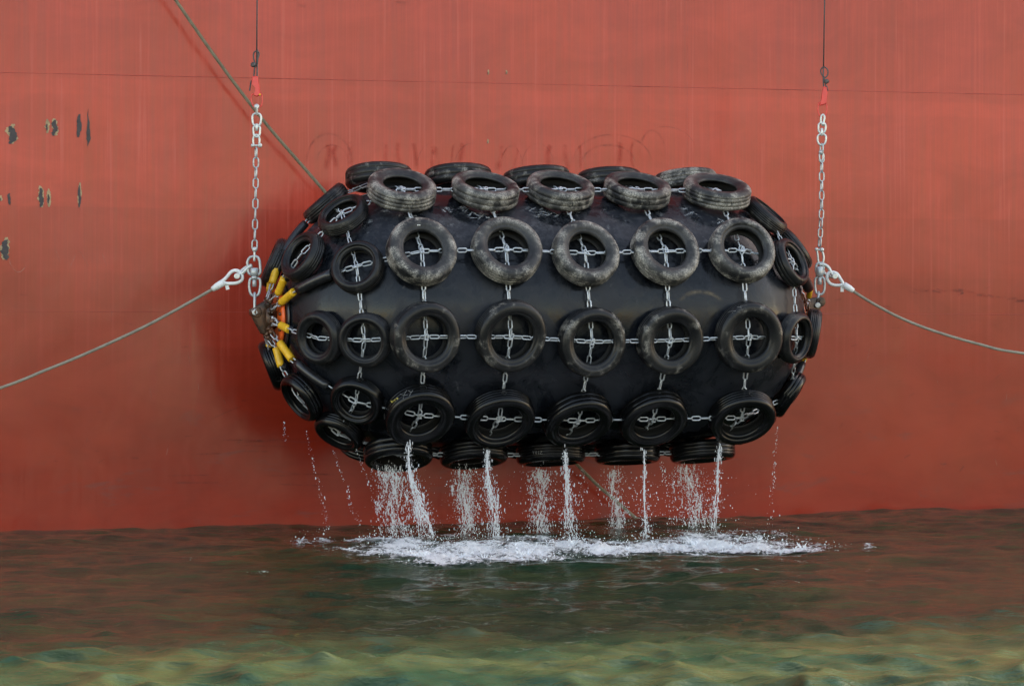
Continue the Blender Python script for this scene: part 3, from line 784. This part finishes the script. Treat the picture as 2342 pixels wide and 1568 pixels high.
b = MB(); bar(b, fu, [(305, 1410), (298, 1330), (310, 1285), (340, 1265), (370, 1285), (382, 1330), (375, 1410)], .0125); b.cyl(fu(280, 1406), fu(412, 1406), .013, 10); b.ball(fu(292, 1406), .022); b.ball(fu(388, 1406), .028)
b.build("upper_shackle", M['pale'], cl)
b = MB(); b.ball(fu(345, 897), .034); bar(b, fu, [(345, 900, -.03), (347, 1000, 0), (345, 900, .03)], .014); b.build("top_shackle", M['pale'], cl)
def hook_set(f, Y, label, body, bow, wire_px, loop, clamp, legs, base, group):
    t = thing("lifting_wire", label, "crane wire", base, group)
    b = MB(); b.prism([f(*p) for p in body], np.array([0, .055, 0]), .1); hk = b.build("red_hook", M['red'], t, smooth=False)
    b = MB(); ring(b, f, bow, .0075); b.build("hook_bow", M['red'], hk)
    b = MB(); top = P(wire_px[1][0], wire_px[1][1], Y); st = P(wire_px[0][0], wire_px[0][1], Y)
    b.tube([st, top, top + (top - st) * 9.0], .0085, 8)
    for lg in legs: bar(b, f, lg, .0085)
    ring(b, f, loop, .0085); b.build("wire", M['wire'], t)
    b = MB(); b.ball(f(*clamp), .032, (1, .9, 1)); b.cyl(f(clamp[0] - 8, clamp[1], -.04), f(clamp[0] + 20, clamp[1], .03), .024, 10); b.build("wire_clamp", M['wire'], t)
    return t
hl = hook_set(fu, YL, "dark crane wire with red hook above the left hanging chain", [(290, 500), (357, 500), (376, 600), (392, 700), (390, 745), (350, 772), (312, 755), (330, 650), (280, 600)],
         [(292, 735), (272, 790), (285, 860), (312, 905), (345, 915), (388, 900), (415, 855), (405, 735)], [(587, 150), (588, 0)], [(345, 370), (312, 290), (303, 215), (325, 172), (358, 172), (378, 205), (362, 260)], (300, 347),
         [[(308, 500), (318, 400), (335, 330)], [(350, 500), (352, 350), (357, 150)], [(272, 555), (262, 620), (252, 690)]], fu(345, 915), "crane wires above the fender")
b = MB(); b.ball(fu(386, 740, -.03), .012); o = b.build("hook_latch", M['yellow'], hl)
# right set
fr = frame(1880, 560, 7.84, YR); fv = frame(1880, 80, 6.533, YR); fw = frame(1800, 0, 3.137, YR)
cr = thing("hanging_chain", "grey hanging chain holding up the fender's right end", "chain", fr(280, 1215), "hanging chains at the fender ends")
b = MB(); chain(b, np.array([fw(395, 1056), P(1879, 480, YR), fr(320, 150)]), (.35, -1, 0), L=.139, Wd=.080, r=.0105, tw=0, jit=9); b.build("chain_links", M['zinc'], cr)
b = MB(); bar(b, fr, [(270, 190), (285, 300), (300, 420), (330, 450), (380, 430), (395, 330), (362, 195)], .0135); b.cyl(fr(248, 192), fr(400, 200), .014, 10); b.ball(fr(262, 190), .024); b.ball(fr(362, 198), .030); b.build("small_shackle", M['pale'], cr)
b = MB(); ring(b, fr, [(265, 470), (330, 440), (390, 470), (385, 620), (325, 665), (258, 600)], .0165); b.cyl(fr(318, 505), fr(318, 690), .050, 14)
ring(b, fr, [(250, 720), (320, 700), (390, 715), (412, 790), (408, 920), (375, 1000), (320, 1020), (262, 990), (240, 900), (238, 790)], .0165); b.cyl(fr(322, 690), fr(322, 840), .03, 8); b.build("swivel", M['zinc'], cr)
b = MB(); bar(b, fr, [(285, 1200, -.05), (292, 1080, -.05), (305, 985, -.01), (305, 985, .01), (310, 1080, .05), (300, 1200, .05)], .0165); b.cyl(fr(285, 1215, -.1), fr(285, 1215, .09), .036, 14); b.build("lower_shackle", M['zinc'], cr)
b = MB(); ring(b, fv, [(250, 1420), (262, 1375), (305, 1355), (350, 1375), (360, 1430), (345, 1495), (302, 1515), (258, 1495)], .0135); ring(b, fw, [(368, 1000), (395, 985), (424, 1000), (424, 1040), (408, 1064), (382, 1064), (366, 1040)], .0135)
b.cyl(fv(303, 1440), fv(303, 1560), .018, 8); b.build("swivel", M['pale'], cr)
b = MB(); bar(b, fv, [(288, 1370), (292, 1270), (318, 1235), (342, 1275), (325, 1370)], .0145); b.ball(fv(322, 1375), .03); b.build("top_shackle", M['pale'], cr)
b = MB(); b.ball(fw(391, 1120), .034); bar(b, fw, [(380, 1120), (380, 1165), (392, 1185), (403, 1165), (403, 1120)], .012); b.build("upper_shackle", M['zinc'], cr)
hook_set(fv, YR, "dark crane wire with red hook above the right hanging chain", [(320, 808), (374, 815), (386, 900), (372, 1060), (335, 1085), (268, 1100), (292, 1000), (302, 900)],
         [(268, 1050), (246, 1120), (246, 1195), (272, 1250), (320, 1272), (358, 1240), (376, 1180), (366, 1075)], [(1883.5, 155), (1886, 0)], [(330, 505), (385, 540), (395, 610), (350, 668), (300, 620), (285, 550)], (370, 725),
         [[(330, 815), (325, 700), (326, 500)], [(365, 815), (352, 740), (330, 660)], [(375, 790), (395, 870)]], fv(320, 1272), "crane wires above the fender")
# mooring wires
def moor(f, label, shackle, bolt, eye, fer, tagp, rope, base):
    t = thing("mooring_wire", label, "mooring wire", base, "mooring wires either side of the fender")
    b = MB()
    for s_ in shackle: bar(b, f, s_, .022)
    b.cyl(f(*bolt, -.07), f(*bolt, .07), .036, 16); b.build("bow_shackle", M['pale'], t)
    b = MB(); ring(b, f, eye, .021); b.build("wire_eye", M['white'], t)
    b = MB(); a, c = f(*fer[0]), f(*fer[1]); b.tube([a, a + (c - a) * .02, a + (c - a) * .6, c - (c - a) * .02, c], [.03, .042, .042, .03, .024], 14); b.build("ferrule", M['white'], t)
    b = MB(); a, c = f(*tagp[0]), f(*tagp[1]); sd2 = np.cross(unit(c - a), np.array([0, 1, 0])) * .021
    b.prism([a - sd2, a + sd2, c + sd2, c - sd2], np.array([0, .006, 0]), .05); b.build("tag", M['white'], t, smooth=False)
    b = MB(); b.tube(smooth_path(rope, 120), .0185, 10); b.build("rope", M['wrope'], t)
rl = [fl(390, 950)] + [P(px, py, YL + dy) for px, py, dy in ((400, 710, -.05), (320, 752, -.1), (200, 807, -.15), (100, 848, -.2), (0, 887, -.25), (-300, 985, -.4), (-900, 1100, -.7))]
moor(fl, "grey mooring wire running left from the fender's left end", [[(1275, 405), (1180, 470), (1080, 570), (960, 640)], [(1275, 405, .05), (1160, 450, .07), (1060, 520, .07), (950, 620, .06)]], (935, 655),
     [(605, 775), (690, 690), (790, 570), (880, 528), (975, 545), (1050, 640), (1045, 740), (950, 808), (800, 825), (690, 822)], [(635, 790), (360, 965)], [(690, 830), (725, 965)], rl, fl(935, 655))
rr_ = [fr(915, 940)] + [P(px, py, YR + dy) for px, py, dy in ((1990, 690, .05), (2060, 727, .15), (2140, 758, .25), (2240, 787, .4), (2342, 808, .5), (2700, 850, 1.0), (3400, 860, 2))]
moor(fr, "grey mooring wire sagging right from the fender's right end", [[(320, 470), (400, 468), (480, 520), (530, 610), (590, 690)], [(320, 470, .05), (380, 560, .08), (420, 640, .08), (560, 700, .06)]], (605, 685),
     [(640, 640), (560, 610), (480, 630), (458, 720), (510, 815), (610, 850), (720, 845), (752, 820), (705, 735)], [(765, 840), (945, 955)], [(735, 860), (735, 970)], rr_, fr(605, 685))
# slanting rope close to the hull
def near_hull(px, py, d):
    x, z = hull_at(px, py); p = H0 + HT * x + np.array([0, 0, z]); v = np.array([0, 0, H]) - p; v /= np.linalg.norm(v)
    return p + v * d / np.dot(v, HN)
b = MB(); pth = [near_hull(*p) for p in ((-330, -1200, .5), (120, -420, .45), (400, -2, .40), (570, 235, .36), (720, 412, .28), (1000, 730, .18), (1325, 1067, .28), (1400, 1137, .30), (1490, 1212, .32), (1600, 1290, .34))]
b.tube(smooth_path(pth, 120), .0205, 10)
tag(b.build("slanting_rope", M['rope']), "olive rope slanting down behind the fender into the water", "rope")

# ------------------------------------------------------------------ falling water, foam, spray
ICO = None
def ico():
    t = (1 + 5 ** .5) / 2
    v = np.array([(-1, t, 0), (1, t, 0), (-1, -t, 0), (1, -t, 0), (0, -1, t), (0, 1, t), (0, -1, -t), (0, 1, -t), (t, 0, -1), (t, 0, 1), (-t, 0, -1), (-t, 0, 1)]) / math.sqrt(1 + t * t)
    f = np.array([(0, 11, 5), (0, 5, 1), (0, 1, 7), (0, 7, 10), (0, 10, 11), (1, 5, 9), (5, 11, 4), (11, 10, 2), (10, 7, 6), (7, 1, 8), (3, 9, 4), (3, 4, 2), (3, 2, 6), (3, 6, 8), (3, 8, 9), (4, 9, 5), (2, 4, 11), (6, 2, 10), (8, 6, 7), (9, 8, 1)])
    return v, f
IV, IF = ico()
def drops(b, pts, rad_, el=None):
    pts = np.asarray(pts); n = len(pts)
    if not n: return
    rad_ = np.broadcast_to(rad_, (n,)); el = np.ones(n) if el is None else el
    sc_ = np.stack([rad_, rad_, rad_ * el], -1)
    v = (pts[:, None, :] + IV[None] * sc_[:, None, :]).reshape(-1, 3)
    t = (IF[None] + (np.arange(n) * 12)[:, None, None]).reshape(-1, 3)
    b.add(v, None, t)
def stream(px_path, Y, label, w0, w1, solid, dens, name="water_stream", group="streams of water pouring off the fender"):
    path = smooth_path([P(px, py, Y) for px, py in px_path], 60); n = len(path)
    b = MB()
    s = np.linspace(0, 1, n)
    path = path + np.c_[np.sin(s * 9 + Y * 7) * .3 * np.interp(s, [0, 1], [w0 * .2, w1 * .45]), np.zeros(n), np.zeros(n)]
    for k in range(int(solid * 1.5)):        # glassy cords that wander and break up on the way down
        off = np.cumsum(rng.normal(0, .012, (n, 2)), 0); off -= off[0]
        wob = np.interp(s, [0, 1], [w0 * .3, w1 * .55])
        off = off / (np.abs(off).max() + 1e-6) * wob[:, None]
        st = 0 if k < 2 else int(n * rng.uniform(0, .75)); end = min(n, st + int(n * rng.uniform(.14, .5)))
        if end - st < 6: continue
        r_ = (np.abs(rng.normal(.0026, .0026, n)) + .0012) * np.interp(s, [0, .15, 1], [1.35, 1, .9])
        p = path + np.c_[off[:, 0], off[:, 1], np.zeros(n)]
        b.tube(p[st:end], r_[st:end], 6)
    m = int(dens * (4.2 if name == 'drip_curtain' else 3.2)); K = 60
    cu = np.sort(rng.random(K)) ** .85; cw = rng.gamma(1.2, 1.0, K) + .15; ci = (cu * (n - 1)).astype(int)
    co = rng.normal(0, .42, (K, 2)) * np.interp(cu, [0, 1], [w0, w1])[:, None]; cs = rng.uniform(.006, .034, K) * (.5 + cu)
    pk = rng.choice(K, m, p=cw / cw.sum())
    q_ = path[ci[pk]] + np.c_[co[pk], np.zeros(m)] + np.c_[rng.normal(0, 1, (m, 2)) * cs[pk, None], rng.normal(0, 1, m) * (cs[pk] * 2.2 + .012)]
    f2 = rng.random(m) < .35; u = rng.random(m) ** .8; i = np.minimum((u * (n - 1)).astype(int), n - 1); w = np.interp(u, [0, 1], [w0, w1])
    q_[f2] = (path[i] + np.c_[rng.normal(0, .55, (m, 2)) * w[:, None], rng.normal(0, .02, m)])[f2]
    drops(b, q_, np.clip(rng.gamma(1.8, .0012, m), .0010, .006), rng.uniform(1.2, 5.5, m))
    return tag(b.build(name, M['fall']), label, "falling water", group)
bw = ["leftmost", "second", "third", "fourth", "rightmost"]
lowY = {c: F(TY[4, c][0], TF, TY[4, c][1])[1] + .12 for c in range(5)}
S4 = [[(934, 1018), (938, 1085), (956, 1140), (965, 1180), (972, 1235)], [(1114, 1028), (1117, 1100), (1126, 1165), (1138, 1245)], [(1292, 1032), (1297, 1100), (1302, 1180), (1312, 1240)], [(1473, 1028), (1474, 1150), (1478, 1248)], [(1646, 1020), (1639, 1100), (1632, 1240)]]
for c in range(5):
    stream(S4[c], lowY[c], "%s twisting stream pouring from the dripping tyre row" % bw[c], (.05, .035, .03, .02, .03)[c], (.17, .13, .12, .06, .07)[c], (16, 12, 10, 6, 7)[c], (520, 420, 380, 200, 260)[c])
S5 = [([(892, 1072), (900, 1130), (908, 1220)], .20, .17, 9, 620), ([(1060, 1076), (1064, 1140), (1068, 1222)], .17, .12, 8, 480), ([(1233, 1074), (1238, 1140), (1242, 1228)], .18, .14, 7, 480), ([(1402, 1074), (1406, 1140), (1412, 1232)], .15, .10, 6, 380), ([(1570, 1066), (1582, 1130), (1602, 1222)], .20, .22, 7, 520)]
for c in range(5):
    pth, w0, w1, so, de = S5[c]
    stream(pth, F(TY[5, c][0], TF, TY[5, c][1])[1] + .1, "%s broken curtain of drips under the bottom tyres" % bw[c], w0, w1, so, de, "drip_curtain", "curtains of drips under the bottom tyres")
TH = [([(650, 968), (652, 1005)], 30.9, "short drip line below the fender's far left end"), ([(700, 985), (722, 1080), (738, 1150), (748, 1215)], 31.1, "thin dotted drip line furthest left with a long fall"), ([(762, 1030), (788, 1100), (806, 1160), (822, 1200)], 31.2, "thin bright drip line slanting right, left of the thick curtains"),
      ([(806, 1005), (838, 1090), (858, 1150), (876, 1225)], 31.0, "long dotted drip line hanging from the left end's lowest chain"), ([(1778, 975), (1772, 1050), (1766, 1110), (1763, 1205)], 32.9, "single straight drip line falling at the fender's right end"),
      ([(1514, 1062), (1524, 1110), (1545, 1205)], 32.4, "loose trickle between the two rightmost bottom tyres"), ([(1332, 1075), (1338, 1120), (1330, 1170)], 32.4, "faint trickle beside the slanting rope")]
for pth, Y, lb in TH:
    pa = smooth_path([P(*p, Y) for p in pth], 40); b = MB(); m = int(12 + 34 * np.linalg.norm(pa[-1] - pa[0]) * (3 if 'trickle' in lb else 2)); u = np.sort(rng.random(m)); i = (u * (len(pa) - 1)).astype(int)
    w = .004 + u * .022
    if "trickle" in lb: w = w * 2.4
    drops(b, pa[i] + np.c_[rng.normal(0, 1, m) * w, rng.normal(0, 1, m) * w, rng.normal(0, .02, m)], np.clip(rng.gamma(2.0, .0012, m), .0014, .006), rng.uniform(1, 3.5, m))
    tag(b.build("drip_line", M['drops']), lb, "drips", "thin drip lines off the fender")

FB = [(690, 1243, 22, 5, .66), (742, 1240, 22, 6, .66), (790, 1262, 45, 4, .6), (850, 1268, 40, 5, .6), (820, 1246, 34, 5, .5), (870, 1240, 45, 11, .85), (930, 1255, 80, 13, .8), (960, 1275, 75, 13, .95), (1010, 1285, 90, 9, .9), (1060, 1262, 120, 16, .9), (1180, 1262, 120, 14, .85),
      (1120, 1280, 110, 8, .85), (1230, 1275, 100, 8, .8), (1300, 1255, 90, 14, .8), (1380, 1258, 90, 13, .9), (1460, 1258, 80, 10, .9), (1540, 1250, 90, 12, .8), (1620, 1245, 90, 12, .95), (1700, 1250, 80, 9, .9), (1760, 1238, 80, 8, .65), (1800, 1255, 90, 7, .75),
      (1850, 1258, 60, 5, .6), (1860, 1243, 70, 4, .5), (1760, 1222, 60, 6, .4), (1940, 1250, 50, 3, .4), (1985, 1258, 18, 5, .5), (1700, 1228, 60, 7, .5), (1580, 1228, 70, 8, .5), (1000, 1235, 110, 10, .5), (1200, 1235, 120, 10, .45), (1420, 1240, 120, 8, .5), (1860, 1272, 20, 3, .4), (600, 1308, 26, 3, .38), (430, 1283, 12, 3, .36)]
FBW = []
for px, py, rx, ry, w in FB:
    c = water_at(px, py); FBW.append((c[0], c[1], rx * c[1] / FPX, abs(water_at(px, py + ry)[1] - c[1]) * 1.0, w))
def dens(x, y):
    d = np.zeros_like(x)
    for cx, cy, rx, ry, w in FBW: d = np.maximum(d, w * np.exp(-((x - cx) / rx) ** 2 * .75 - ((y - cy) / ry) ** 2 * .75)) + .18 * w * np.exp(-((x - cx) / rx) ** 2 - ((y - cy) / ry) ** 2)
    return d
xs = np.arange(-6.6, 6.4, .022); ys = np.arange(17.8, 33.9, .032)
gx, gy = np.meshgrid(xs, ys); D = dens(gx, gy)
st_ = fbm(gx * 3.1 + 3, gy * 1.2, 40, 4); D2 = D + (st_ - .5) * .9 * np.clip(D * 3, 0, 1)
tb = fbm(gx * 5, gy * 3.2, 90, 5); tb2 = fbm(gx * 16, gy * 10, 60, 3)
wx, wy, wz = wave_xyz(gx, gy); z = wz + .012 + np.clip(D, 0, 1.1) * (.11 * np.clip(tb - .38, 0, 1) + .07 * np.clip(tb2 - .45, 0, 1) ** 1.0)
idx = np.arange(gx.size).reshape(gx.shape)
q = np.stack([idx[:-1, :-1], idx[:-1, 1:], idx[1:, 1:], idx[1:, :-1]], -1).reshape(-1, 4)
keep = (D.ravel()[q].max(1) > .10); q = q[keep]
us = np.unique(q); rm = np.full(gx.size, -1); rm[us] = np.arange(len(us))
b = MB(); b.add(np.stack([gx + wx, gy + wy, z], -1).reshape(-1, 3)[us], rm[q])
o = b.build("foam", M['foam']); a = o.data.attributes.new("foam_amount", 'FLOAT', 'POINT'); a.data.foreach_set("value", np.clip(D2.ravel()[us], 0, 1.08).astype(np.float32))
tag(o, "white churned foam where the water falls back into the sea", "foam", kind="stuff")
# spray: splash crowns in the foam and stray drops in the air
b = MB(); big = [f for f in FBW if f[4] > .6]; wts = np.array([f[2] * f[3] * f[4] for f in big]); wts /= wts.sum()
m = 4200; pick = rng.choice(len(big), m, p=wts); fa = np.array(big)
x = fa[pick, 0] + rng.normal(0, .62, m) * fa[pick, 2]; y = fa[pick, 1] + rng.normal(0, .62, m) * fa[pick, 3]
drops(b, np.c_[x, y, wave_h(x, y) + .02 + rng.exponential(.04, m)], np.clip(rng.gamma(1.8, .0016, m), .0012, .009), rng.uniform(.6, 1.8, m))
m = 1500; px = rng.choice([905, 955, 1065, 1125, 1238, 1305, 1410, 1476, 1545, 1590, 1634], m) + rng.normal(0, 30, m); py = 1075 + rng.random(m) ** .7 * 150; Y = rng.uniform(30.6, 32.6, m)
drops(b, np.stack([(px - 1171) / FPX * Y, Y, H - (py - 784) / FPX * Y], -1), np.clip(rng.gamma(1.8, .0015, m), .0012, .0065), rng.uniform(1, 2.4, m))
for _ in range(36):            # small splash crowns
    k = rng.integers(len(big)); cx = fa[k, 0] + rng.normal(0, .5) * fa[k, 2]; cy = fa[k, 1] + rng.normal(0, .5) * fa[k, 3]; hh = rng.uniform(.05, .16)
    for j in range(7):
        a = rng.uniform(0, 6.28); l = rng.uniform(.3, 1) * hh; d = np.array([math.cos(a) * .5, math.sin(a) * .5, 1.0])
        p0 = np.array([cx, cy, float(wave_h(np.array(cx), np.array(cy)))]); b.tube([p0 + d * l * t * np.array([1, 1, 1 - .25 * t]) for t in (0, .35, .7, 1)], [.007, .006, .004, .002], 5)
tag(b.build("water_spray", M['drops']), "fine white spray and splashes over the foam", "spray", kind="stuff")
